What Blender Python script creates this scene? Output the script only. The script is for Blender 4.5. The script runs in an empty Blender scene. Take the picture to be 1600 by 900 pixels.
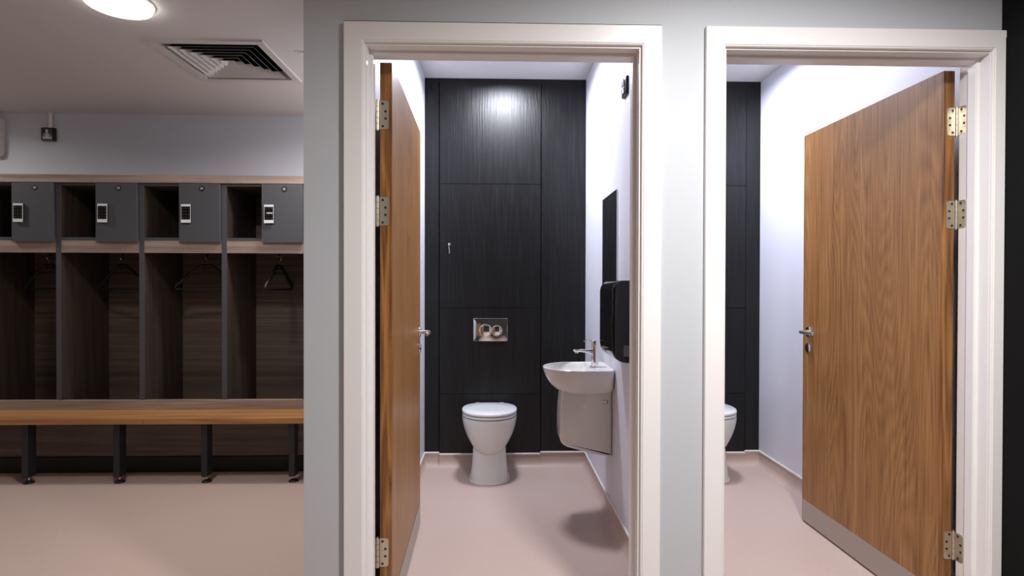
import bpy, bmesh, math, random
from mathutils import Vector, Matrix, Euler
PI = math.pi
random.seed(7)
S = bpy.context.scene
C = S.collection

# ------------------------------------------------------------------ camera
cam_d = bpy.data.cameras.new('camera'); cam = bpy.data.objects.new('camera', cam_d); C.objects.link(cam)
cam_d.sensor_width = 36; cam_d.lens = 885.67/1600*36; cam_d.clip_start = .05
CH = 1.2604
cam.matrix_world = (Matrix.Translation((0, 0, CH)) @ Matrix.Rotation(-.027, 4, 'Z')
                    @ Matrix.Rotation(PI/2-.0078, 4, 'X') @ Matrix.Rotation(.0022, 4, 'Z'))
S.camera = cam

# ------------------------------------------------------------------ world, exposure
w = bpy.data.worlds.new('world'); S.world = w; w.use_nodes = True
w.node_tree.nodes['Background'].inputs[0].default_value = (.5, .5, .55, 1)
w.node_tree.nodes['Background'].inputs[1].default_value = .02
S.view_settings.view_transform = 'Standard'; S.view_settings.look = 'None'
S.view_settings.exposure = 0.0; S.view_settings.gamma = 1; S.view_settings.use_curve_mapping = False

# lamps of the place and an added fill: (x, y, z, watts, colour, spread degrees, disc diameter)
WARM = (1.0, .95, .92); COOL = (.87, .89, 1.0)
LAMPS = {
    'wall':    (.85, .78, 2.515, 61, (1.0, .985, .985), 165, .24),
    'entry_fill':   (-1.62, .80, 2.515, 4, WARM, 165, .24),  # added lamp out of view, fills in light from the front
    'vent':    (-1.685, 2.58, 2.515, 12, WARM, 165, .26),
    'bench':   (-.88, 3.50, 2.515, 15, WARM, 165, .20),
    'left':    (-3.95, 3.36, 2.515, 10, WARM, 165, .24),
    'cubicle': (.05, 3.44, 2.665, 33, COOL, 170, .24),
    'cubicle2': (1.29, 3.44, 2.665, 33, COOL, 170, .24),
}

# ------------------------------------------------------------------ materials
def nt(name):
    m = bpy.data.materials.new(name); m.use_nodes = True
    return m, m.node_tree, m.node_tree.nodes['Principled BSDF']
def plain(name, col, rough=.5, metal=0, bump=0, bscale=200, spec=None, coat=0, var=0):
    m, t, b = nt(name); N = t.nodes; L = t.links
    b.inputs['Base Color'].default_value = (*col, 1); b.inputs['Roughness'].default_value = rough
    b.inputs['Metallic'].default_value = metal
    if spec is not None: b.inputs['Specular IOR Level'].default_value = spec
    if coat: b.inputs['Coat Weight'].default_value = coat; b.inputs['Coat Roughness'].default_value = .08
    tc = N.new('ShaderNodeTexCoord')
    if var:
        n = N.new('ShaderNodeTexNoise'); n.inputs['Scale'].default_value = 60; n.inputs['Detail'].default_value = 3
        L.new(tc.outputs['Object'], n.inputs['Vector'])
        mx = N.new('ShaderNodeMix'); mx.data_type = 'RGBA'
        mx.inputs[6].default_value = (*[c*(1-var) for c in col], 1); mx.inputs[7].default_value = (*[min(1, c*(1+var)) for c in col], 1)
        L.new(n.outputs['Fac'], mx.inputs[0]); L.new(mx.outputs[2], b.inputs['Base Color'])
    if bump:
        n = N.new('ShaderNodeTexNoise'); n.inputs['Scale'].default_value = bscale; n.inputs['Detail'].default_value = 3
        L.new(tc.outputs['Object'], n.inputs['Vector'])
        u = N.new('ShaderNodeBump'); u.inputs['Strength'].default_value = bump; u.inputs['Distance'].default_value = .002
        L.new(n.outputs['Fac'], u.inputs['Height']); L.new(u.outputs['Normal'], b.inputs['Normal'])
    return m
def wood(name, dark, mid, light, along='Z', rough=.45, figure=9, width=2.2, stretch=.35, fib=.5, bump=.15, spec=.5, figmix=.5, seed=0):
    """veneer: contour figure + fine fibres, both drawn out along one axis"""
    m, t, b = nt(name); N = t.nodes; L = t.links
    tc = N.new('ShaderNodeTexCoord')
    def mapped(a, c):
        mp = N.new('ShaderNodeMapping'); mp.inputs['Location'].default_value = (seed, seed*.7, seed*1.3)
        mp.inputs['Scale'].default_value = tuple(c if k == along else a for k in 'XYZ')
        L.new(tc.outputs['Object'], mp.inputs['Vector']); return mp.outputs['Vector']
    n1 = N.new('ShaderNodeTexNoise'); n1.inputs['Scale'].default_value = 1; n1.inputs['Detail'].default_value = 2.5
    n1.inputs['Roughness'].default_value = .45
    L.new(mapped(width, stretch), n1.inputs['Vector'])
    k = N.new('ShaderNodeMath'); k.operation = 'MULTIPLY'; k.inputs[1].default_value = figure
    L.new(n1.outputs['Fac'], k.inputs[0])
    fr = N.new('ShaderNodeMath'); fr.operation = 'PINGPONG'; fr.inputs[1].default_value = .5
    L.new(k.outputs[0], fr.inputs[0])
    d2 = N.new('ShaderNodeMath'); d2.operation = 'MULTIPLY'; d2.inputs[1].default_value = 2*figmix
    L.new(fr.outputs[0], d2.inputs[0])
    n2 = N.new('ShaderNodeTexNoise'); n2.inputs['Scale'].default_value = 1; n2.inputs['Detail'].default_value = 4
    n2.inputs['Roughness'].default_value = .6
    L.new(mapped(110, 3.2), n2.inputs['Vector'])
    n3 = N.new('ShaderNodeTexNoise'); n3.inputs['Scale'].default_value = 1; n3.inputs['Detail'].default_value = 2
    L.new(mapped(14, .5), n3.inputs['Vector'])
    a1 = N.new('ShaderNodeMath'); a1.operation = 'MULTIPLY_ADD'; a1.inputs[1].default_value = fib*1.6
    L.new(n2.outputs['Fac'], a1.inputs[0]); L.new(d2.outputs[0], a1.inputs[2])
    a2 = N.new('ShaderNodeMath'); a2.operation = 'MULTIPLY_ADD'; a2.inputs[1].default_value = .5
    L.new(n3.outputs['Fac'], a2.inputs[0]); L.new(a1.outputs[0], a2.inputs[2])
    s = N.new('ShaderNodeMath'); s.operation = 'SUBTRACT'; s.inputs[1].default_value = fib*.8+.25+figmix*.5-.5
    L.new(a2.outputs[0], s.inputs[0])
    r = N.new('ShaderNodeValToRGB'); e = r.color_ramp.elements
    e[0].position = .1; e[0].color = (*dark, 1); e[1].position = .9; e[1].color = (*light, 1)
    x = e.new(.5); x.color = (*mid, 1)
    L.new(s.outputs[0], r.inputs[0]); L.new(r.outputs[0], b.inputs['Base Color'])
    b.inputs['Roughness'].default_value = rough; b.inputs['Specular IOR Level'].default_value = spec
    u = N.new('ShaderNodeBump'); u.inputs['Strength'].default_value = bump; u.inputs['Distance'].default_value = .001
    L.new(a2.outputs[0], u.inputs['Height']); L.new(u.outputs['Normal'], b.inputs['Normal'])
    return m
def emit(name, col, st):
    m, t, b = nt(name); b.inputs['Base Color'].default_value = (*col, 1)
    b.inputs['Emission Color'].default_value = (*col, 1); b.inputs['Emission Strength'].default_value = st
    return m

M = {}
M['paint'] = plain('wall_paint', (.535, .56, .585), .55, bump=.12, bscale=260)
M['cpaint'] = plain('cubicle_paint', (.70, .71, .78), .5, bump=.1, bscale=260)
M['ceil'] = plain('ceiling_paint', (.66, .64, .64), .8, bump=.06, bscale=150)
M['floor'] = plain('floor_vinyl', (.53, .41, .36), .42, bump=.1, bscale=500, var=.05, spec=.35)
M['black_wall'] = plain('black_wall_paint', (.004, .004, .004), .7, bump=.1, spec=.15)
M['gloss_white'] = plain('white_gloss_paint', (.86, .84, .82), .32, bump=.05, bscale=120)
M['cap'] = plain('white_capping', (.8, .79, .76), .4)
M['ceramic'] = plain('white_ceramic', (.74, .73, .70), .08, spec=.6, bump=.01, bscale=20)
M['seat_plastic'] = plain('white_seat_plastic', (.76, .76, .77), .18, bump=.01, bscale=20)
M['chrome'] = plain('chrome', (.85, .84, .82), .07, 1, bump=.01)
M['steel'] = plain('satin_steel', (.62, .59, .55), .32, 1, bump=.03)
M['hinge'] = plain('hinge_steel', (.66, .61, .50), .38, 1, bump=.15, bscale=300)
M['kick'] = plain('brushed_kick_plate', (.46, .44, .40), .38, 1, bump=.05, bscale=400)
M['dark_metal'] = plain('black_powder_coat', (.018, .019, .021), .45, bump=.05, bscale=400)
M['black_gloss'] = plain('black_gloss_plastic', (.008, .008, .008), .14, bump=.01)
M['black_matt'] = plain('black_matt_plastic', (.012, .012, .012), .5, bump=.02)
M['black_plinth'] = plain('black_plinth', (.006, .006, .006), .55, bump=.02)
M['grey'] = plain('charcoal_laminate', (.075, .078, .088), .5, bump=.04, bscale=400, var=.08)
M['mirror'] = plain('mirror_glass', (.80, .81, .82), .015, 1)
M['white_plastic'] = plain('white_plastic', (.72, .71, .69), .35, bump=.02)
M['print'] = plain('white_print', (.78, .78, .78), .5)
M['lock_white'] = plain('silver_lock_body', (.82, .82, .84), .3, bump=.02)
M['louvre'] = plain('louvre_white', (.60, .585, .57), .5, bump=.02)
M['void'] = plain('duct_black', (.003, .003, .003), .9, bump=.02)
M['seal'] = plain('white_sealant', (.85, .84, .82), .4, bump=.02)
M['tag'] = plain('grey_window_plastic', (.12, .12, .12), .2)
M['oak_door'] = wood('oak_veneer', (.175, .070, .017), (.305, .140, .040), (.43, .22, .078), 'Z', .38, figure=58, width=2.7, stretch=.24, fib=.8, figmix=.24, bump=.10, spec=.4)
M['oak_edge'] = wood('oak_lipping', (.10, .036, .008), (.235, .095, .022), (.38, .18, .052), 'Z', .42, figure=9, width=14, stretch=.8, fib=.7, figmix=.55, seed=3)
M['oak_seat'] = wood('oak_seat', (.26, .115, .035), (.42, .20, .072), (.54, .29, .12), 'X', .38, figure=7, width=7, stretch=.35, fib=.5, figmix=.35, seed=5)
M['black_ash'] = wood('black_ash', (.002, .002, .0022), (.004, .0042, .0046), (.010, .0104, .0114), 'Z', .37, figure=34, width=2.2, stretch=.28, fib=1.0, figmix=.2, bump=.75, spec=.42, seed=9)
M['brown_v_shaded'] = wood('brown_laminate_shaded_upright', (.040, .028, .022), (.062, .044, .034), (.093, .067, .054), 'Z', .5, figure=5, width=6, stretch=.3, fib=.7, figmix=.3, seed=11)  # one brown laminate throughout; this copy darkened for shade inside the bays
M['brown_h_shaded'] = wood('brown_laminate_shaded_back', (.08, .058, .046), (.135, .10, .08), (.205, .153, .125), 'X', .5, figure=5, width=8, stretch=.3, fib=.7, figmix=.3, seed=17)  # same laminate, with the shade on the back boards put into its colour
M['brown_h_lit'] = wood('brown_laminate_lit_level', (.19, .14, .115), (.33, .25, .205), (.47, .36, .30), 'X', .5, figure=5, width=8, stretch=.3, fib=.7, figmix=.3, seed=13)  # lit copy of that laminate, lightened for the front-facing boards

# ------------------------------------------------------------------ mesh helpers
def BM(): return bmesh.new()
def box(bm, x0, x1, y0, y1, z0, z1, bev=0, seg=1):
    t = bmesh.new()
    vs = [t.verts.new((x, y, z)) for x in (x0, x1) for y in (y0, y1) for z in (z0, z1)]
    for f in ((0, 1, 3, 2), (4, 6, 7, 5), (0, 4, 5, 1), (2, 3, 7, 6), (0, 2, 6, 4), (1, 5, 7, 3)):
        t.faces.new([vs[i] for i in f])
    if bev: bmesh.ops.bevel(t, geom=t.edges[:], offset=bev, segments=seg, affect='EDGES', profile=.5)
    merge(bm, t)
def merge(bm, t):
    bmesh.ops.recalc_face_normals(t, faces=t.faces[:])
    me = bpy.data.meshes.new('t'); t.to_mesh(me); t.free(); bm.from_mesh(me); bpy.data.meshes.remove(me)
def rings(bm, rs, cap0=True, cap1=True):
    """loft closed rings of equal count"""
    t = bmesh.new(); R = [[t.verts.new(p) for p in r] for r in rs]; n = len(rs[0])
    for a, b in zip(R, R[1:]):
        for i in range(n): t.faces.new((a[i], a[(i+1) % n], b[(i+1) % n], b[i]))
    if cap0: t.faces.new(R[0][::-1])
    if cap1: t.faces.new(R[-1])
    merge(bm, t)
def extrude(bm, pts, axis, a, b, bev=0, seg=2):
    """polygon pts (u,v) swept along axis from a to b"""
    f = {'X': lambda u, v, s: (s, u, v), 'Y': lambda u, v, s: (u, s, v), 'Z': lambda u, v, s: (u, v, s)}[axis]
    t = bmesh.new()
    A = [t.verts.new(f(u, v, a)) for u, v in pts]; B = [t.verts.new(f(u, v, b)) for u, v in pts]; n = len(pts)
    for i in range(n): t.faces.new((A[i], A[(i+1) % n], B[(i+1) % n], B[i]))
    t.faces.new(A[::-1]); t.faces.new(B)
    if bev:
        es = [e for e in t.edges if all(v in A for v in e.verts) or all(v in B for v in e.verts)]
        bmesh.ops.bevel(t, geom=es, offset=bev, segments=seg, affect='EDGES', profile=.5)
    merge(bm, t)
def tube(bm, path, r, n=14, closed=False, caps=True):
    P = [Vector(p) for p in path]; rr = r if isinstance(r, (list, tuple)) else [r]*len(P)
    up = None; out = []
    for i, p in enumerate(P):
        if closed: d = (P[(i+1) % len(P)]-P[i-1]).normalized()
        else: d = (P[min(i+1, len(P)-1)]-P[max(i-1, 0)]).normalized()
        if up is None:
            up = d.orthogonal().normalized()
        up = (up - d*up.dot(d))
        up = up.normalized() if up.length > 1e-6 else d.orthogonal().normalized()
        s = d.cross(up)
        out.append([p+(up*math.cos(k*2*PI/n)+s*math.sin(k*2*PI/n))*rr[i] for k in range(n)])
    if closed: out.append(out[0])
    rings(bm, out, caps and not closed, caps and not closed)
def disc(bm, c, axis, r, h, n=32, bev=0):
    """short cylinder centred at c, height h along axis"""
    t = bmesh.new()
    bmesh.ops.create_cone(t, cap_ends=True, segments=n, radius1=r, radius2=r, depth=h)
    if bev:
        es = [e for e in t.edges if abs(e.verts[0].co.z-e.verts[1].co.z) < 1e-6]
        bmesh.ops.bevel(t, geom=es, offset=bev, segments=2, affect='EDGES', profile=.5)
    R = {'Z': Matrix(), 'X': Matrix.Rotation(PI/2, 4, 'Y'), 'Y': Matrix.Rotation(PI/2, 4, 'X')}[axis]
    bmesh.ops.transform(t, matrix=Matrix.Translation(c) @ R, verts=t.verts)
    merge(bm, t)
def rrect(x0, x1, y0, y1, r, n=6):
    """rounded rectangle outline, r = (bl, br, tr, tl) or one radius"""
    r = r if isinstance(r, (list, tuple)) else [r]*4; o = []
    for (cx, cy, s, q) in ((x0, y0, PI, r[0]), (x1, y0, 1.5*PI, r[1]), (x1, y1, 0, r[2]), (x0, y1, .5*PI, r[3])):
        sx = 1 if cx == x0 else -1; sy = 1 if cy == y0 else -1
        for k in range(n+1):
            a = s+k*PI/2/n
            o.append((cx+sx*q+math.cos(a)*q, cy+sy*q+math.sin(a)*q))
    return o
def dring(a, yf, yc, yb, z, pf=2.0, pb=3.6, n=56):
    """plan outline: ellipse towards -y, squarer towards the wall"""
    o = []
    for k in range(n):
        t = 2*PI*k/n; c, s = math.cos(t), math.sin(t); p = pf if s > 0 else pb
        x = a*math.copysign(abs(c)**(2/p), c); q = abs(s)**(2/p)
        o.append((x, yc-(yc-yf)*q if s > 0 else yc+(yb-yc)*q, z))
    return o
def obj(name, bm, mat, parent=None, smooth=False, label=None):
    me = bpy.data.meshes.new(name); bm.to_mesh(me); bm.free()
    me.materials.append(M[mat] if isinstance(mat, str) else mat)
    o = bpy.data.objects.new(name, me); C.objects.link(o)
    if parent: o.parent = parent
    if label: o['label'] = label
    if smooth:
        for p in me.polygons: p.use_smooth = True
        md = me
        try: me.set_sharp_from_angle(angle=math.radians(38))
        except Exception: pass
    return o
def thing(name, label, cat, loc=(0, 0, 0), rotz=0, group=None, kind=None):
    o = bpy.data.objects.new(name, None); C.objects.link(o); o.empty_display_size = .05
    o.location = loc; o.rotation_euler = (0, 0, rotz); tag(o, label, cat, group, kind); return o
def tag(o, label, cat, group=None, kind=None):
    if label: o['label'] = label
    if cat: o['category'] = cat
    if group: o['group'] = group
    if kind: o['kind'] = kind
    return o
def struct(name, bm, mat, label=None, cat=None, smooth=False):
    o = obj(name, bm, mat, None, smooth); return tag(o, label, cat, None, 'structure')
def kids(o): return [c for c in C.objects if c.parent == o]
def dup(root, loc, label=None, rotz=None, skip=()):
    r = root.copy(); C.objects.link(r); r.location = loc
    if rotz is not None: r.rotation_euler = (0, 0, rotz)
    if label: r['label'] = label
    m = {}
    for ch in kids(root):
        if ch.name.split('.')[0] in skip: continue
        c = ch.copy(); C.objects.link(c); c.parent = r; m[ch.name] = c
        for g in kids(ch):
            if g.name.split('.')[0] in skip: continue
            d = g.copy(); C.objects.link(d); d.parent = c
    return r, m
def textmesh(body, size, depth=.0004):
    cu = bpy.data.curves.new('t', 'FONT'); cu.body = body; cu.size = size; cu.extrude = depth
    cu.align_x = 'CENTER'; cu.align_y = 'CENTER'; cu.offset = size*.012
    o = bpy.data.objects.new('t', cu); C.objects.link(o)
    dg = bpy.context.evaluated_depsgraph_get(); me = bpy.data.meshes.new_from_object(o.evaluated_get(dg))
    bpy.data.objects.remove(o); return me

# ------------------------------------------------------------------ key dimensions
WF = 1.91            # changing-room face of the cubicle front wall
WB = 2.03            # its cubicle side
AF = 1.8916          # face of the architraves
CB = 3.90            # back wall of the cubicles
ZC, ZM = 2.665, 2.515
XL, XR = -.494, .6135        # first cubicle
YL, YR = .724, 1.832         # second cubicle
WE = -.644                   # free end of the front wall
BW = 1.735                   # black side wall
BK = 4.306                   # back wall of the locker area
FA = (-.4404, .4859)         # clear openings (architrave inner edges)
FB = (.7703, 1.6923)
HD = 2.0608

# ------------------------------------------------------------------ the shell
bm = BM(); box(bm, -5.2, 2.1, -2.2, 4.45, -.1, 0); struct('floor', bm, 'floor', 'pink-beige vinyl floor running from the lockers into both cubicles', 'floor')
bm = BM(); box(bm, -5.2, BW+.1, -2.2, WF+.02, ZM, ZM+.1); box(bm, -5.2, -1.775, WF+.02, 4.45, ZM, ZM+.1); box(bm, -1.251, WE, WF+.02, 4.45, ZM, ZM+.1)
box(bm, -1.775, -1.251, WF+.02, 3.008, ZM, ZM+.1); box(bm, -1.775, -1.251, 3.532, 4.45, ZM, ZM+.1)
struct('ceiling', bm, 'ceil', 'plain painted ceiling over the changing area', 'ceiling')
bm = BM(); box(bm, XL-.05, XR+.05, WB, CB+.05, ZC, ZC+.08); struct('ceiling', bm, 'ceil', 'white ceiling of the left cubicle', 'ceiling')
bm = BM(); box(bm, YL-.05, YR+.05, WB, CB+.05, ZC, ZC+.08); struct('ceiling', bm, 'ceil', 'white ceiling of the right cubicle', 'ceiling')
# front wall with two openings
bm = BM()
LN = .03
for x0, x1, z0, z1 in ((WE, FA[0]-LN, 0, 2.78), (FA[1]+LN, FB[0]-LN, 0, 2.78), (FB[1]+LN, BW+.12, 0, 2.78),
                       (FA[0]-LN, FA[1]+LN, HD+LN, 2.78), (FB[0]-LN, FB[1]+LN, HD+LN, 2.78)):
    box(bm, x0, x1, WF, WB, z0, min(z1, 2.78))
bmesh.ops.remove_doubles(bm, verts=bm.verts, dist=1e-5)
struct('wall_front', bm, 'paint', 'pale grey wall holding the two white door frames', 'wall')
bm = BM(); box(bm, WE, XL, WB, BK+.1, 0, 2.78); struct('wall_left', bm, 'cpaint', 'white left wall of the left cubicle', 'wall')
bm = BM(); box(bm, XR, YL, WB, CB+.1, 0, 2.78); struct('wall_middle', bm, 'cpaint', 'white wall between the two cubicles', 'wall')
bm = BM(); box(bm, YR, YR+.12, WB, CB+.1, 0, 2.78); struct('wall_right', bm, 'cpaint', 'white right wall of the right cubicle', 'wall')
bm = BM(); box(bm, XL, YR+.12, CB+.03, CB+.12, 0, 2.78); struct('wall_back', bm, 'cpaint', 'wall behind the black cubicle panelling', 'wall')
bm = BM(); box(bm, -5.2, WE, BK, BK+.1, 0, ZM); struct('wall_far', bm, plain('locker_wall_paint', (.64, .68, .75), .6, bump=.1, bscale=260), 'blue-grey wall above the lockers', 'wall')
bm = BM(); box(bm, BW, BW+.1, -2.2, WF, 0, ZM); struct('wall_side', bm, 'black_wall', 'black side wall meeting the right door frame', 'wall')
bm = BM(); box(bm, -5.3, -5.2, -2.2, 4.45, 0, ZM); struct('wall_outer', bm, 'paint', 'grey wall at the far end of the changing room', 'wall')
bm = BM(); box(bm, -5.2, BW+.1, -2.3, -2.2, 0, ZM); struct('wall_rear', bm, plain('rear_dark', (.05, .05, .05), .5, bump=.05), 'dark wall behind the photographer', 'wall')

# ------------------------------------------------------------------ door frames (architrave, lining, stop)
def frame(n, a, b, cut, label, qr=.006):
    bm = BM(); W = .0672
    o0, o1, zt = a-W, (b+W if not cut else BW), HD+W
    # architrave profile: flat board with a small moulded inner edge
    def leg(xi, xo):
        s = 1 if xo > xi else -1
        prof = [(xi, AF+.006), (xi+s*.002, AF+.003), (xi+s*.006, AF+.002), (xi+s*.007, AF), (xo-s*.002, AF), (xo, AF+.002), (xo, WF), (xi, WF)]
        rings(bm, [[(x, y, 0) for x, y in prof], [(x, y, HD+abs(x-xi)) for x, y in prof]])
    leg(a, o0); leg(b, o1)
    prof = [(AF+.006, HD), (AF+.003, HD+.002), (AF+.002, HD+.006), (AF, HD+.007), (AF, HD+o1-b), (AF, zt-.002), (AF+.002, zt), (WF, zt), (WF, HD+o1-b), (WF, HD)]
    rings(bm, [[(a-(z-HD), y, z) for y, z in prof], [(min(b+(z-HD), o1), y, z) for y, z in prof]])
    f = struct('trim_%d' % n, bm, 'gloss_white', label, 'door frame')
    # lining with planted stop
    bm = BM(); q = .006; st = .012; li, ri, hz = a+q, b-qr, HD-q
    def lin(x, s):   # s: direction into the wall
        pts = [(x, WF-.004), (x+s*LN, WF-.004), (x+s*LN, WB+.004), (x, WB+.004), (x, 1.987), (x-s*st+s*.002, 1.987), (x-s*st, 1.984), (x-s*st, 1.953), (x-s*st+s*.003, 1.948), (x, 1.948)]
        extrude(bm, pts, 'Z', 0, hz+LN-.001)
    lin(li, -1); lin(ri, 1)
    pts = [(WF-.0035, hz), (WF-.0035, hz+LN), (WB+.0035, hz+LN), (WB+.0035, hz), (1.9865, hz), (1.9865, hz-st+.002), (1.9835, hz-st), (1.9535, hz-st), (1.9485, hz-st+.003), (1.9485, hz)]
    extrude(bm, pts, 'X', li-LN, ri+LN)
    obj('door_lining', bm, 'gloss_white', f)
    # cubicle-side architrave
    bm = BM(); Y0, Y1 = WB, WB+.006
    box(bm, li-.05, li-.012, Y0, Y1, 0, hz+.012); box(bm, ri+.012, ri+.05, Y0, Y1, 0, hz+.012)
    obj('rear_trim', bm, 'gloss_white', f)
    return f
fr1 = frame(1, *FA, False, 'white moulded door frame around the left cubicle opening')
fr2 = frame(2, *FB, True, 'white moulded door frame around the right cubicle opening, beside the black wall', .001)
# striker keep of frame edge (small plate seen on the left jamb head)

# ------------------------------------------------------------------ doors
HZ = (1.859, 1.517, .297)
def door(n, pivot, rot, s, label, xf):
    """s=+1: leaf lies to +X of the hinge side face (left door); s=-1 mirrored (right door). local: +Y along the leaf"""
    root = thing('door_%d' % n, label, 'door', pivot, rot, None, 'structure')
    T, Wd, H0, H1 = .0425, .926, .006, 2.046
    def X(u): return s*u
    def bx(bm, u0, u1, y0, y1, z0, z1, bev=0, seg=1): box(bm, min(X(u0), X(u1)), max(X(u0), X(u1)), y0, y1, z0, z1, bev, seg)
    bm = BM(); bx(bm, 0, T, .0085, Wd-.0085, H0, H1); obj('leaf', bm, 'oak_door', root)
    for y0, y1 in ((0, .0085), (Wd-.0085, Wd)):
        bm = BM(); bx(bm, .0003, T-.0003, y0, y1, H0, H1, .001); obj('edge_lipping', bm, 'oak_edge', root)
    bm = BM(); bx(bm, T, T+.0015, .012, Wd-.006, H0+.004, .122, .0005)
    obj('kick_plate', bm, 'kick', root, label='brushed steel kick plate')
    # lever handles on both faces
    hy, hz = Wd-.058, 1.012
    for f, d in ((T, 1), (0, -1)):
        bm = BM(); disc(bm, (X(f+d*.004), hy, hz), 'X', .026, .008, bev=.002)
        obj('handle_rose', bm, 'chrome', root, True)
        bm = BM(); p0 = Vector((X(f+d*.008), hy, hz)); out = .052
        path = [p0]
        for k in range(7):
            a = k/6*PI/2; rr = .018
            path.append(Vector((X(f+d*(out-rr+rr*math.sin(a))), hy-rr*(1-math.cos(a)), hz)))
        path.append(Vector((X(f+d*out), hy-.125, hz))); path.append(Vector((X(f+d*(out-.002)), hy-.129, hz)))
        tube(bm, path, [.0095]*(len(path)-1)+[.006], 16)
        obj('lever', bm, 'steel', root, True, label='satin steel lever')
        bm = BM(); disc(bm, (X(f+d*.004), hy+.002, .928), 'X', .025, .008, bev=.002)
        e = obj('escutcheon', bm, 'chrome', root, True)
        bm = BM(); disc(bm, (X(f+d*.0085), hy+.002, .934), 'X', .008, .002, 20); bx(bm, f+d*.0075, f+d*.0095, hy-.003, hy+.007, .912, .934)
        obj('key_cylinder', bm, 'black_matt', e)
    # hinges: leaf-side plate on the edge, knuckle, frame-side plate on the rebate
    for z in HZ:
        bm = BM()
        pl = [(X(u), v) for u, v in rrect(.0, .031, z-.051, z+.051, (.0005, .009, .009, .0005))]
        extrude(bm, pl, 'Y', -.0022, .0005)
        hng = obj('hinge', bm, 'hinge', root, label='polished steel butt hinge')
        bm = BM()
        for k in range(5):
            a, b = z-.052+k*.0208, z-.052+(k+1)*.0208-.0016
            tube(bm, [(X(-.0078), 0, a), (X(-.0078), 0, b)], .0068, 16)
        tube(bm, [(X(-.0078), 0, z-.055), (X(-.0078), 0, z+.055)], .0045, 12)
        obj('knuckle', bm, 'hinge', hng, True)
        bm = BM()
        for (u, dz) in ((.010, .040), (.020, .013), (.020, -.013), (.010, -.040)):
            disc(bm, (X(u), -.0026, z+dz), 'Y', .0045, .0012, 14)
        obj('screw', bm, 'dark_metal', hng)['kind'] = 'stuff'
        # frame plate lies on the rebate face, in the opening's plane
        bm = BM(); pr = rrect(-.044, -.006, z-.051, z+.051, (.009, .0005, .0005, .009))
        extrude(bm, pr, 'X', min(X(xf), X(xf-.002)), max(X(xf), X(xf-.002)))
        obj('frame_plate', bm, 'hinge', hng)
        bm = BM()
        for (y, dz) in ((-.022, .040), (-.034, .013), (-.034, -.013), (-.022, -.040)):
            disc(bm, (X(xf+.0004), y, z+dz), 'X', .0045, .0012, 14)
        obj('screw', bm, 'dark_metal', hng)['kind'] = 'stuff'
    return root
door(1, (-.4165, 2.034, 0), .0250, 1, 'oak veneered door on the left, hinged left and swung into the left cubicle', -.0155)
door(2, (1.6840, 2.046, 0), .0125, -1, 'oak veneered door on the right, hinged right and swung into the right cubicle', -.0060)

# ------------------------------------------------------------------ black panelling at the back of each cubicle
def panelling(x0, x1, s0, s1, label, zmid=True):
    r = thing('wall_panelling', label, 'wall panelling', ((s0+s1)/2, CB, 0)); ox = (s0+s1)/2
    def pan(a, b, z0, z1, y0, y1, name='panel'):
        bm = BM(); box(bm, a-ox, b-ox, y0, y1, z0, z1); return obj(name, bm, 'black_ash', r)
    g = .0016; zs = [.094, .503, 1.093, 1.942, 2.628]
    pan(x0+.001, s0-.005, .1, ZC, 0, .028, 'side_panel'); pan(s1+.005, x1-.001, .1, ZC, 0, .028, 'side_panel')
    pan(s0-.005, s1+.005, zs[-1]+.002, ZC, 0, .028, 'top_panel')
    for a, b in zip(zs, zs[1:]): pan(s0+g, s1-g, a+g, b-g, -.010, .02)
    bm = BM(); box(bm, x0-ox, x1-ox, .0285, .0295, .094, ZC); obj('backing', bm, 'void', r)
    return r
pn1 = panelling(XL, XR, -.392, .302, 'black ash panelling behind the whole visible toilet, with a chrome flush plate on it')
panelling(YL, YR, 1.034, 1.728, 'black ash panelling glimpsed through the right doorway')
# small cam lock with a key hanging from it, on the second panel
lk = thing('cam_lock', 'small round lock with a key hanging below it, on the black panelling', 'lock', (-.322, 3.89, 1.527))
bm = BM(); disc(bm, (0, -.005, 0), 'Y', .0105, .010, 24, .002); obj('barrel', bm, 'chrome', lk, True)
bm = BM(); disc(bm, (0, -.012, 0), 'Y', .0045, .004, 16); box(bm, -.0015, .0015, -.018, -.010, -.004, .004); obj('key_slot', bm, 'steel', lk)
bm = BM(); box(bm, -.006, -.003, -.010, -.008, -.020, -.010); box(bm, -.0075, .0005, -.0095, -.0075, -.032, -.018, .0006)
box(bm, -.005, .002, -.009, -.0075, -.062, -.030, .0005); obj('key', bm, 'steel', lk)

# ------------------------------------------------------------------ coved skirting with white capping
def cove(n, p0, p1, nrm, h=.092, label=None, t0=.0, t1=.0):
    """from p0 to p1 along a wall; nrm points into the room"""
    p0 = Vector(p0); p1 = Vector(p1); d = (p1-p0).normalized(); nv = Vector((nrm[0], nrm[1], 0))
    prof = [(0, 0)]; R = .045
    for k in range(7):
        a = k/6*PI/2; prof.append((R-R*math.sin(a)+.003, R-R*math.cos(a)+.0004))
    prof += [(.003, h), (0, h)]
    prof = [prof[0]] + prof[1:]
    bm = BM()
    t = bmesh.new(); A = [t.verts.new((p0.x+nv.x*u, p0.y+nv.y*u, v)) for u, v in prof]; B = [t.verts.new((p1.x+nv.x*u, p1.y+nv.y*u, v)) for u, v in prof]
    k = len(prof)
    for i in range(k): t.faces.new((A[i], A[(i+1) % k], B[(i+1) % k], B[i]))
    t.faces.new(A[::-1]); t.faces.new(B); merge(bm, t)
    o = struct(n, bm, 'floor', label, 'skirting', True)
    bm = BM(); q = [p0, p1, p1+nv*.008, p0+nv*.008]
    xs = [v.x for v in q]; ys = [v.y for v in q]
    box(bm, min(xs), max(xs), min(ys), max(ys), h, h+.012, .002); obj('capping', bm, 'cap', o)
    return o
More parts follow.
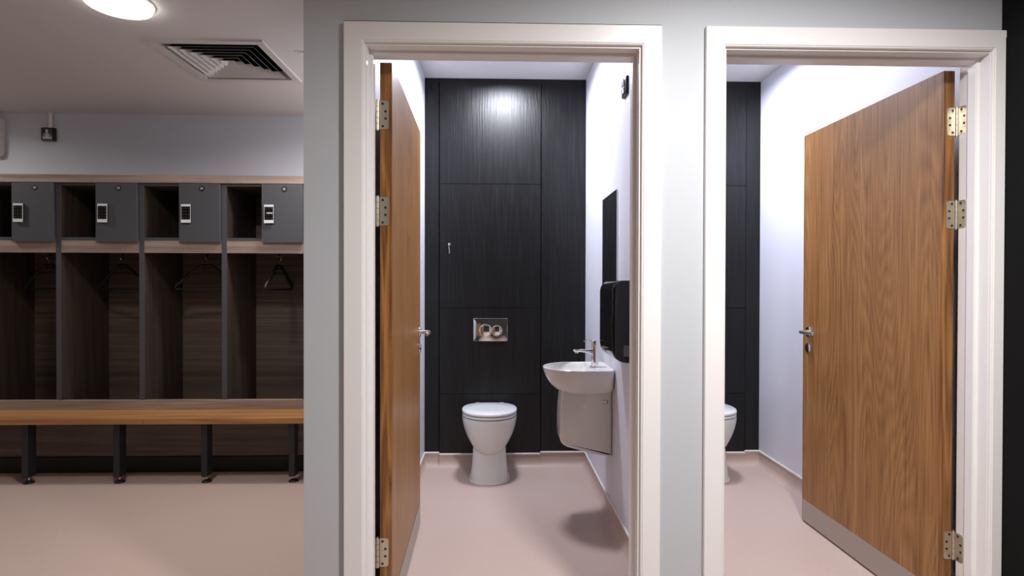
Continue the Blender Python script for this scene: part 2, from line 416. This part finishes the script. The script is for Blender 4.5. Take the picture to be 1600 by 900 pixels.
cove('baseboard_left', (XL, WB+.01, 0), (XL, CB, 0), (1, 0), label='coved vinyl skirting along the left cubicle left wall')
cove('baseboard_right', (XR, WB+.01, 0), (XR, CB, 0), (-1, 0), label='coved vinyl skirting below the wash basin')
cove('baseboard_back', (XL, CB, 0), (-.392, CB, 0), (0, -1), label='short coved skirting left of the toilet')
cove('baseboard_back', (-.392, CB-.010, 0), (.302, CB-.010, 0), (0, -1), h=.084, label='coved skirting behind the toilet')
cove('baseboard_back', (.302, CB, 0), (XR, CB, 0), (0, -1), label='coved skirting right of the toilet, below the wash basin')
cove('baseboard_far', (YL, WB+.01, 0), (YL, CB, 0), (1, 0), label='coved skirting hidden beside the right doorway')
cove('baseboard_side', (YR, WB+.01, 0), (YR, CB, 0), (-1, 0), label='coved skirting along the right cubicle right wall')
cove('baseboard_rear', (1.728, CB, 0), (YR, CB, 0), (0, -1), label='short coved skirting right of the half-hidden toilet')
cove('baseboard_rear', (YL, CB-.010, 0), (1.728, CB-.010, 0), (0, -1), h=.084, label='coved skirting behind the half-hidden toilet')

# ------------------------------------------------------------------ toilets (local: wall at y=0, front -y)
def toilet(x, label):
    r = thing('toilet', label, 'toilet', (x, CB-.0115, 0), group=None)
    D = .3885 - .0
    bm = BM(); R = []
    # pedestal: (z, half width, front y, centre y, back y)
    for z, a, yf in ((.0015, .123, -.350), (.012, .1225, -.349), (.03, .120, -.345), (.10, .112, -.325), (.17, .107, -.312), (.215, .1045, -.300), (.26, .102, -.29)):
        R.append(dring(a, yf, -.23, -.045, z, 2.2, 3.2))
    rings(bm, R); obj('pedestal', bm, 'ceramic', r, True)
    bm = BM(); R = []
    for z, a, yf, yc in ((.172, .040, -.285, -.21), (.180, .074, -.315, -.20), (.198, .097, -.335, -.20), (.225, .117, -.352, -.20), (.262, .137, -.368, -.20), (.30, .154, -.380, -.20), (.34, .167, -.389, -.20), (.375, .1745, -.394, -.20), (.402, .177, -.396, -.20), (.4085, .1755, -.3945, -.20)):
        R.append(dring(a, yf, yc, -.0015 if z > .3 else -.02, z, 2.15, 4))
    rings(bm, R); obj('bowl', bm, 'ceramic', r, True)
    def slab(z0, z1, a, yf, yb, crown=0):
        b = BM(); e = .006
        R = [dring(a-.008, yf+.008, -.2, yb, z0, 2.1, 2.5), dring(a-.001, yf+.001, -.2, yb, z0+.002, 2.1, 2.5), dring(a, yf, -.2, yb, (z0+z1)/2, 2.1, 2.5), dring(a-.002, yf+.002, -.2, yb-.002, z1-.003, 2.1, 2.5), dring(a-e, yf+e, -.2, yb-.006, z1, 2.1, 2.5)]
        if crown: R.append(dring(a*.55, (yf+.2)*.55-.2, -.2, -.2+(yb+.2)*.55, z1+crown, 2.1, 2.5))
        rings(b, R); return b
    obj('seat_ring', slab(.4125, .4285, .1765, -.397, -.035), 'seat_plastic', r, True)
    obj('lid', slab(.433, .452, .1785, -.399, -.033, .002), 'seat_plastic', r, True)
    for sx in (-.08, .08):
        bm = BM(); box(bm, sx-.018, sx+.018, -.032, -.010, .4075, .447, .004, 2); obj('lid_hinge', bm, 'seat_plastic', r)
    bm = BM()     # bead of sealant round the foot
    pts = [(p[0]*1.01, p[1]-.001, .003) for p in dring(.1245, -.3515, -.23, -.045, .003, 2.2, 3.2)]
    tube(bm, pts, .004, 8, True); obj('sealant_bead', bm, 'seal', r, True)
    bm = BM(); disc(bm, (.116, -.26, .055), 'X', .006, .012, 14, .002); obj('fixing_cap', bm, 'chrome', r)
    return r
tl = toilet(-.045, 'white back-to-wall toilet with closed lid standing in the left cubicle')
t2, _ = dup(tl, (1.385, CB-.0115, 0), 'white toilet half hidden by the door frame, in the right cubicle')

# ------------------------------------------------------------------ flush plate
fp = thing('flush_plate', 'chrome dual flush plate with two round buttons above the toilet', 'flush plate', (-.0415, 3.8895, .944))
bm = BM(); box(bm, -.117, .117, -.008, 0, -.079, .079, .003, 2)
# slightly dished polished face
t = bmesh.new(); nx, nz = 30, 20; V = {}
for i in range(nx+1):
    for j in range(nz+1):
        u, v = i/nx*2-1, j/nz*2-1
        V[i, j] = t.verts.new((u*.1145, -.0082-.0022*(1-abs(u)**2.5)*(1-abs(v)**2.5)+.0012*math.sin(u*5.2)*(1-v*v), v*.0765))
for i in range(nx):
    for j in range(nz): t.faces.new((V[i, j], V[i+1, j], V[i+1, j+1], V[i, j+1]))
me_ = bpy.data.meshes.new('t'); t.to_mesh(me_); t.free(); bm.from_mesh(me_)
obj('plate', bm, 'chrome', fp, True)
for cx, rr in ((-.034, .043), (.044, .035)):
    bm = BM()
    tube(bm, [(cx+rr*math.cos(a*2*PI/48), -.0118, -.006+rr*math.sin(a*2*PI/48)) for a in range(48)], .0021, 8, True)
    ring_o = obj('button_ring', bm, 'chrome', fp, True)
    bm = BM(); disc(bm, (cx, -.0102, -.006), 'Y', rr-.003, .005, 40, .001); obj('button', bm, 'chrome', fp, True)

# ------------------------------------------------------------------ wash basin (local: wall at x=0, front -x, across = y)
SY = 3.060
bs = thing('wash_basin', 'small white wall-hung wash basin with half pedestal below a chrome tap', 'wash basin', (XR, SY, 0))
def sw(r): return [(p[1], p[0], p[2]) for p in r]
bm = BM(); R = []
for z, a, yf, yb in ((.678, .060, -.22, -.09), (.680, .095, -.25, -.06), (.687, .122, -.278, -.030), (.700, .140, -.300, -.0015), (.722, .154, -.323, -.0015), (.750, .164, -.342, -.0015), (.780, .170, -.355, -.0015), (.806, .174, -.363, -.0015), (.8115, .1735, -.3625, -.0015), (.8135, .1705, -.3595, -.0015)):
    R.append(sw(dring(a, yf, -.17, yb, z, 2.0, 10)))
R.append(sw(dring(.166, -.355, -.17, -.006, .8125, 2.0, 10)))
R.append(sw(dring(.163, -.350, -.22, -.118, .8085, 2.0, 3)))
for z, k in ((.803, .975), (.79, .94), (.77, .88), (.752, .76), (.742, .58), (.738, .3)):
    R.append(sw([( .163*k*(p[0]/.163), -.225+(p[1]+.225)*k, z) for p in dring(.163, -.350, -.22, -.118, z, 2.0, 3)]))
rings(bm, R); obj('basin', bm, 'ceramic', bs, True)
bm = BM(); pr = [(-.001, .695), (-.268, .695), (-.2745, .60), (-.2775, .50), (-.2775, .445), (-.272, .422), (-.258, .405), (-.235, .394), (-.10, .362), (-.012, .343), (-.004, .3445), (-.001, .352)]
extrude(bm, pr, 'Y', -.085, .085, .018, 4); obj('half_pedestal', bm, 'ceramic', bs, True)
bm = BM(); pl = rrect(-.062, -.024, .625, .647, .0105); extrude(bm, pl, 'Y', -.0862, -.084); sl = obj('fixing_slot', bm, 'tag', bs)
bm = BM(); pl = rrect(-.064, -.028, .627, .645, .0088); extrude(bm, pl, 'Y', -.0872, -.084); obj('fixing_cover', bm, 'ceramic', bs)
bm = BM(); disc(bm, (-.225, 0, .7405), 'Z', .018, .006, 24, .001); obj('waste', bm, 'chrome', bs, True)

# tap
tp = thing('basin_tap', 'chrome single lever mixer tap standing on the wash basin', 'tap', (XR-.080, SY, .8085))
bm = BM(); tube(bm, [(0, 0, .0005), (0, 0, .004), (0, 0, .006), (0, 0, .10), (0, 0, .118)], [.027, .027, .0195, .0185, .0195], 24); obj('body', bm, 'chrome', tp, True)
bm = BM(); R = []
for x, hw, z0, z1 in ((.004, .013, .058, .098), (-.015, .014, .066, .096), (-.04, .014, .078, .097), (-.08, .0135, .083, .098), (-.112, .013, .085, .0965), (-.118, .011, .0865, .095)):
    R.append([(x, u, v) for u, v in rrect(-hw, hw, z0, z1, .0045, 3)])
rings(bm, R); obj('spout', bm, 'chrome', tp, True)
bm = BM(); disc(bm, (-.100, 0, .081), 'Z', .0105, .010, 20, .001); obj('aerator', bm, 'steel', tp, True)
bm = BM(); tube(bm, [(0, 0, .118), (0, 0, .122), (0, 0, .142), (0, 0, .146)], [.017, .0200, .0195, .016], 24)
box(bm, -.064, .004, -.009, .009, .1395, .1445, .002, 2); obj('lever', bm, 'chrome', tp, True)
bm = BM(); tube(bm, [(.018, 0, .0), (.018, 0, .126)], .002, 8); disc(bm, (.018, 0, .128), 'Z', .0045, .008, 12, .001); obj('waste_rod', bm, 'chrome', tp, True)

# mirror
mr = thing('wall_mirror', 'frameless wall mirror above the wash basin, reflecting the black panels', 'mirror', (XR, 3.056, 1.04))
bm = BM(); box(bm, -.006, -.001, -.194, .194, 0, .702, .0006); obj('glass', bm, 'mirror', mr)
for y in (-.15, .15):
    bm = BM(); box(bm, -.008, -.0005, y-.008, y+.008, -.004, .008, .001); obj('clip', bm, 'chrome', mr)

# paper towel dispenser
dp = thing('towel_dispenser', 'black glossy paper towel dispenser on the wall beside the tap', 'towel dispenser', (XR, 2.640, .91))
prof = rrect(-.103, -.001, 0, .365, (.062, .004, .012, .048), 9)
prof2 = [(x, z) for x, z in rrect(-.103, -.001, .02, .365, (.045, .004, .012, .048), 9)]
bm = BM(); extrude(bm, prof, 'Y', -.15, .15, .006, 3); obj('cover', bm, 'black_gloss', dp, True)
bm = BM(); box(bm, -.1045, -.0995, -.12, .12, .082, .0845); obj('cover_seam', bm, 'chrome', dp, label='bright moulding line')
bm = BM(); box(bm, -.052, -.020, -.1514, -.149, .028, .078, .001); obj('level_window', bm, 'tag', dp)
bm = BM(); box(bm, -.035, -.012, -.11, .11, -.0008, .003); obj('towel_slot', bm, 'void', dp)

# black pull/sensor box on the cubicle wall
def spur(name, label, loc, rz, size=.092, dep=.026):
    r = thing(name, label, 'sensor', loc, rz); h = size/2
    bm = BM(); box(bm, -h, h, -dep*.55, -.0005, -h, h, .003, 2); obj('back_box', bm, 'black_matt', r)
    bm = BM(); R = []
    for y, s in ((-dep*.55, h), (-dep*.8, h), (-dep, h-.012)): R.append([(u, y, v) for u, v in rrect(-s, s, -s, s, .006, 3)])
    rings(bm, R); obj('front_plate', bm, 'black_gloss', r)
    bm = BM()
    for x0, x1, z0, z1 in ((-.010, .005, .008, .034), (-.024, -.015, -.006, .002), (-.017, .010, -.006, .003), (.010, .017, -.006, .001), (-.015, .012, -.028, -.009)):
        box(bm, x0, x1, -dep-.0008, -dep+.001, z0, z1, .0008)
    obj('symbol', bm, 'print', r)
    return r
spur('wall_sensor', 'black wall sensor box high on the cubicle wall near the door', (XR, 2.680, 2.192), -PI/2, .086, .016)

# ------------------------------------------------------------------ locker bays (local origin: left edge of the bay's left upright, front plane)
LF = 3.83; BP = .5407; X0 = -3.455; DB = BK-LF-.002
GREY = M['grey']
def bay_label(n): return 'dark locker bay with door number %d, %s' % (n, {22: 'at the left picture edge', 23: 'second from the left', 24: 'third from the left', 25: 'nearest the pale wall end'}[n])
lb = thing('locker', bay_label(22), 'locker', (X0, LF, .489), group='open locker bays along the back wall')
ZO = .489
def Z(z): return 1.2604+(z-1.2604)*1.0106
def lbx(name, x0, x1, y0, y1, z0, z1, mat, bev=.0008, par=None, label=None):
    b = BM(); box(b, x0, x1, y0, y1, Z(z0)-ZO, Z(z1)-ZO, bev); return obj(name, b, mat, par or lb, label=label)
b = BM(); box(b, .001, .032, .003, DB, .4915-ZO, Z(1.912)-ZO); box(b, .001, .032, .024, DB, Z(.305)-ZO, .4915-ZO); obj('side_panel', b, 'brown_v_shaded', lb)
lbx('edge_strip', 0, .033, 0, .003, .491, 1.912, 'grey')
lbx('back_panel', .033, BP, DB-.012, DB, .305, 1.912, 'brown_h_shaded')
lbx('floor_panel', .033, BP, .04, DB-.013, .305, .323, 'brown_v_shaded')
lbx('shelf_rail', .033, BP, .002, .022, 1.4565, 1.5385, 'brown_h_lit')
lbx('shelf', .033, BP, .022, DB-.013, 1.520, 1.540, 'brown_v_shaded')
lbx('shelf', .033, BP, .003, DB-.013, 1.8955, 1.9125, 'brown_v_shaded')
def zb(b, x0, x1, y0, y1, z0, z1, *a): box(b, x0, x1, y0, y1, Z(z0)-ZO, Z(z1)-ZO, *a)
b = BM()       # charcoal surround of the cubby
zb(b, .033, BP, 0, .003, 1.8975, 1.9125); zb(b, .033, BP, 0, .003, 1.5395, 1.5575); zb(b, .266, .282, 0, .003, 1.5575, 1.8975)
obj('cubby_surround', b, 'grey', lb)
lbx('divider', .268, .282, .004, DB-.25, 1.541, 1.895, 'brown_v_shaded')
dr = lbx('door', .2715, BP-.001, -.020, -.001, 1.527, 1.911, 'grey', .0012)
DZ = Z(1.878)-ZO; DX = .4215
b = BM(); disc(b, (DX, -.0208, DZ), 'Y', .0190, .0016, 28); obj('number_disc', b, 'black_matt', dr)
ux, uz = .2935, Z(1.6525)-ZO
kb = BM(); box(kb, ux+.001, ux+.061, -.0325, -.020, uz+.001, uz+.121, .002); obj('lock_body', kb, 'black_matt', dr)
kp = BM(); box(kp, ux, ux+.062, -.0355, -.0325, uz+.1075, uz+.122); box(kp, ux, ux+.062, -.037, -.0325, uz, uz+.0205)
box(kp, ux, ux+.0022, -.0352, -.0325, uz+.0205, uz+.1075); box(kp, ux+.0598, ux+.062, -.0352, -.0325, uz+.0205, uz+.1075)
kpo = obj('keypad', kp, 'lock_white', dr, label='silver and black electronic keypad lock')
b = BM(); box(b, ux+.0022, ux+.0598, -.0352, -.0326, uz+.0205, uz+.1075); obj('key_panel', b, 'black_gloss', dr)
b = BM()
for i in range(3):
    for j in range(4): disc(b, (ux+.013+i*.018, -.0354, uz+.034+j*.0205), 'Y', .0032, .0006, 10)
kk = obj('key', b, plain('dim_key_print', (.09, .095, .095), .4), dr); kk['kind'] = 'stuff'
HR = .29
b = BM(); box(b, HR-.03, HR+.03, .24, .275, 1.497-ZO, Z(1.5195)-ZO, .002); tube(b, [(HR, .258, 1.500-ZO), (HR, .258, 1.47-ZO), (HR, .252, 1.455-ZO), (HR, .24, 1.452-ZO), (HR, .232, 1.460-ZO)], .005, 10)
obj('hook', b, 'dark_metal', lb, True)
bays = {22: lb}
for k, n in enumerate((23, 24, 25), 1):
    bays[n], _ = dup(lb, (X0+k*BP, LF, ZO), bay_label(n))
for x, lab in ((X0-BP, 'dark locker bay just past the left picture edge, left of locker 22'), (X0+4*BP, 'dark locker bay hidden behind the pale wall end, right of locker 25')):
    dup(lb, (x, LF, ZO), lab)
HOFF = {22: .020, 23: -.014, 24: .032, 25: -.003}
for n, r in bays.items():
    [c for c in kids(r) if c.name.startswith('hook')][0].location.x = HOFF[n]
    d_ = [c for c in kids(r) if c.name.startswith('door')][0]
    me = textmesh(str(n), .0195); me.materials.append(M['print'])
    o = bpy.data.objects.new('number_text', me); C.objects.link(o); o.parent = d_
    o.matrix_local = Matrix.Translation((DX, -.0222, DZ)) @ Matrix.Rotation(PI/2, 4, 'X')
d_ = [c for c in kids(bays[25]) if c.name.startswith('door')][0]
b = BM(); box(b, ux+.017, ux+.055, -.039, -.035, uz+.062, uz+.069, .0015); obj('glare_bar', b, 'lock_white', d_)  # white bar stands in for the glare on this keypad
# the joinery that runs through all bays
XE = X0+5*BP
sr = thing('bench_surround', 'brown wood-effect joinery between the lockers and the floor, behind the bench', 'joinery', (-2.2, LF, 0))
def sb(name, x0, x1, y0, y1, z0, z1, mat, label=None):
    b = BM(); box(b, x0+2.2, x1+2.2, y0-LF, y1-LF, z0, z1, .001); obj(name, b, mat, sr, label=label)
b = BM(); box(b, XE+.001, XE+.032, LF+.003, BK-.002, .491, Z(1.912)); tag(obj('end_upright', b, 'brown_v_shaded'), 'brown upright board closing the locker run behind the pale wall', 'upright board')
b = BM(); box(b, X0-BP-.02, -.70, LF-.018, BK-.002, Z(1.914), Z(1.9655), .001); tag(obj('overhead_shelf', b, 'brown_h_lit'), 'long brown wood-effect board running along the top of the lockers', 'shelf board')
sb('base_board', X0-BP-.02, -.70, LF-.002, LF+.022, .4150, Z(.489), 'brown_h_lit')
sb('back_board', X0-BP-.02, -.70, LF+.004, LF+.02, .1045, .413, 'brown_h_shaded')
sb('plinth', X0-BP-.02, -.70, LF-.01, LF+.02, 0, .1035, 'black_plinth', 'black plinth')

# ------------------------------------------------------------------ bench
bn = thing('bench', 'long oak bench with black legs in front of the lockers', 'bench', (-2.2, 3.69, 0))
for a, c in ((X0-BP-.02, -2.1965), (-2.1955, -.70)):
    b = BM(); box(b, a+2.2, c+2.2, 3.576-3.69, LF+.002-3.69, .3795, .4145, .002, 2); obj('seat_board', b, 'oak_seat', bn)
for x in (-3.50, -2.955, -2.394, -1.853, -1.309, -.80):
    b = BM(); box(b, x+2.2, x+2.2+.037, -.09, -.020, .040, .3775, .002); lg = obj('leg', b, 'dark_metal', bn)
    b = BM(); box(b, x+2.2-.075, x+2.2+.037, -.092, .085, .3735, .3793, .001); obj('top_bracket', b, 'dark_metal', lg)
    b = BM(); tube(b, [(x+2.2+.0185, -.055, .010), (x+2.2+.0185, -.055, .041)], .0055, 12); obj('threaded_stud', b, 'steel', lg, True)
    b = BM(); tube(b, [(x+2.2+.0185, -.055, z) for z in (.0005, .004, .008, .014, .018)], [.030, .030, .026, .014, .009], 24); obj('foot', b, 'black_matt', lg, True)

# ------------------------------------------------------------------ coat hangers
def hanger(label, loc, rz):
    r = thing('coat_hanger', label, 'coat hanger', loc, rz, 'black coat hangers in the locker bays')
    H = .205
    # body: flattened tube triangle
    b = BM(); pts = []
    corner = [(-.03, -.052), (-.10, -.105), (-.175, -.168), (-.203, -.190), (-.209, -.203), (-.200, -.219), (-.18, -.221), (0, -.221), (.18, -.221), (.200, -.219), (.209, -.203), (.203, -.190), (.175, -.168), (.10, -.105), (.03, -.052)]
    for i, (x, z) in enumerate(corner): pts.append((x, 0, z))
    rad = [v*1.3 for v in (.0075, .0085, .0085, .0075, .006, .005, .0045, .0045, .0045, .005, .006, .0075, .0085, .0085, .0075)]
    tube(b, pts, rad, 10, True); tube(b, [(-.03, 0, -.052), (0, 0, -.050), (.03, 0, -.052)], .009, 10)
    tube(b, [(-.028, 0, -.056), (-.03, 0, -.075), (.03, 0, -.075), (.028, 0, -.056)], .006, 8)
    tube(b, [(-.112, 0, -.118), (-.06, 0, -.109), (0, 0, -.106), (.06, 0, -.109), (.112, 0, -.118)], .0042, 8)
    obj('body', b, 'black_matt', r, True)
    b = BM(); path = [(0, 0, -.05), (0, 0, -.018)]
    for k in range(11):
        a = -PI*.5+k/10*PI*1.35; path.append((0+.0, .017*math.cos(a)*-1+.0, .0+.017*math.sin(a)))
    tube(b, path, .0019, 8); obj('wire_hook', b, 'chrome', r, True)
    return r
HY = LF+.242; HZ0 = 1.436
h0 = hanger('black coat hanger mostly hidden behind an upright in locker bay 22', (X0+HR+HOFF[22], HY, HZ0), -.25)
for k, (rz, lab) in enumerate(((-.30, 'black coat hanger turned slightly aside in locker bay 23'), (.10, 'black coat hanger hanging square in locker bay 24'), (1.505, 'black coat hanger turned almost edge-on in locker bay 25')), 1):
    dup(h0, (X0+HR+BP*k+HOFF[22+k], HY, HZ0), lab, rz)

# ------------------------------------------------------------------ things on the far wall and ceiling
sp = spur('wall_sensor', 'black square box with white symbol below a conduit, above the lockers', (-3.314, BK, 2.356), 0, .096, .030)
bm = BM(); tube(bm, [(.012, -.013, .046), (.012, -.013, ZM-2.356-.001)], .0125, 16); obj('conduit', bm, 'white_plastic', sp, True, label='white round conduit')
wb = thing('wall_unit', 'white plastic wall box cut off by the left picture edge', 'wall box', (-3.93, BK, 2.19))
bm = BM(); pl = rrect(-.29, .29, 0, .287, (.03, .03, .018, .018)); extrude(bm, pl, 'Y', -.07, -.0005, .008, 3); obj('cover', bm, 'white_plastic', wb, True)
for z in (.075, .035):
    bm = BM(); tube(bm, [(.29-.06+.05*math.sin(a), -.0705, z+.012*math.cos(a)) for a in [k/8*1.5 for k in range(9)]], .0018, 6)
    obj('trim_line', bm, 'dark_metal', wb)

def sqring(b, s0, z0, s1, z1, th=.0016):
    """four-sided flared blade from half-size s0 at height z0 to half-size s1 at z1"""
    t = bmesh.new(); rr = []
    for s, z in ((s0, z0), (s1, z1), (s1, z1+th), (s0, z0+th)): rr.append([t.verts.new((x*s, y*s, z)) for x, y in ((-1, -1), (1, -1), (1, 1), (-1, 1))])
    rr.append(rr[0])
    for A, B in zip(rr, rr[1:]):
        for i in range(4): t.faces.new((A[i], A[(i+1) % 4], B[(i+1) % 4], B[i]))
    merge(b, t)
vt = thing('ceiling_vent', 'square white four-way ceiling air diffuser with black slots', 'air vent', (-1.513, 3.270, ZM))  # sits in the ceiling opening
b = BM(); sqring(b, .258, -.008, .300, -.011, .002); sqring(b, .2985, -.010, .300, -.0005, .001); sqring(b, .256, .045, .258, -.008, .001)
obj('frame', b, 'louvre', vt)
b = BM()
for (x0, x1, y0, y1) in ((-.262, -.260, -.262, .262), (.260, .262, -.262, .262), (-.26, .26, -.262, -.260), (-.26, .26, .260, .262)): box(b, x0, x1, y0, y1, .046, .20)
box(b, -.262, .262, -.262, .262, .20, .202); obj('duct', b, 'void', vt)
for k in range(6):
    s1 = .226-.0375*k; b = BM(); sqring(b, max(s1-.030, .006), .021, s1, -.009, .0012); bl = obj('blade', b, 'louvre', vt)
    b = BM(); sqring(b, max(s1-.030, .006)-.0005, .0226, s1-.0015, -.0062, .0008); obj('blade_shade', b, 'void', bl)  # black sheet paints in the shade above each blade
hp = thing('ceiling_hatch', 'flush ceiling access panel just left of the pale wall end', 'access panel', (-1.000, 3.195, ZM))
b = BM(); box(b, -.098, .098, -.098, .098, -.003, -.0005, .001); obj('frame', b, 'ceil', hp)
b = BM(); box(b, -.082, .082, -.082, .082, -.006, -.003, .001); obj('lid', b, 'ceil', hp)

# ------------------------------------------------------------------ ceiling lamps
def lamp(key, label, group=None, dr=.026):
    x, y, z, wt, col, spread, dia = LAMPS[key]
    r = thing('ceiling_light', label, 'ceiling light', (x, y, z), group=group); R = dia/2
    b = BM(); path = [(R+.010, -.0005), (R+.010, -.006), (R+.003, -.009), (R, -.007), (R, -.0005)]
    n = 48; rs = [[(u*math.cos(a*2*PI/n), u*math.sin(a*2*PI/n), v) for a in range(n)] for u, v in path]; rs.append(rs[0]); rings(b, rs, False, False)
    obj('rim', b, 'white_plastic', r, True)
    b = BM(); disc(b, (0, 0, -dr/2), 'Z', R-.001, dr-.001, 48, .003); obj('diffuser', b, emit('glow_'+key, col, 9), r)
    l = bpy.data.lights.new('lamp', 'AREA'); l.shape = 'DISK'; l.size = dia*.96; l.energy = wt; l.color = col; l.spread = math.radians(spread)
    o = bpy.data.objects.new('lamp', l); C.objects.link(o); o.parent = r; o.location = (0, 0, -dr-.0008)
    return r
lamp('vent', 'bright round ceiling light next to the air diffuser')
lamp('left', 'round ceiling light over the left end of the bench')
lamp('bench', 'round ceiling light over the bench, behind the pale wall end')
lamp('wall', 'round ceiling light in front of the two door frames')
lamp('entry_fill', 'added unseen ceiling light, front fill over the open changing floor')
lamp('cubicle', 'round ceiling light of the left cubicle', None, .010)
lamp('cubicle2', 'round ceiling light of the right cubicle', None, .010)
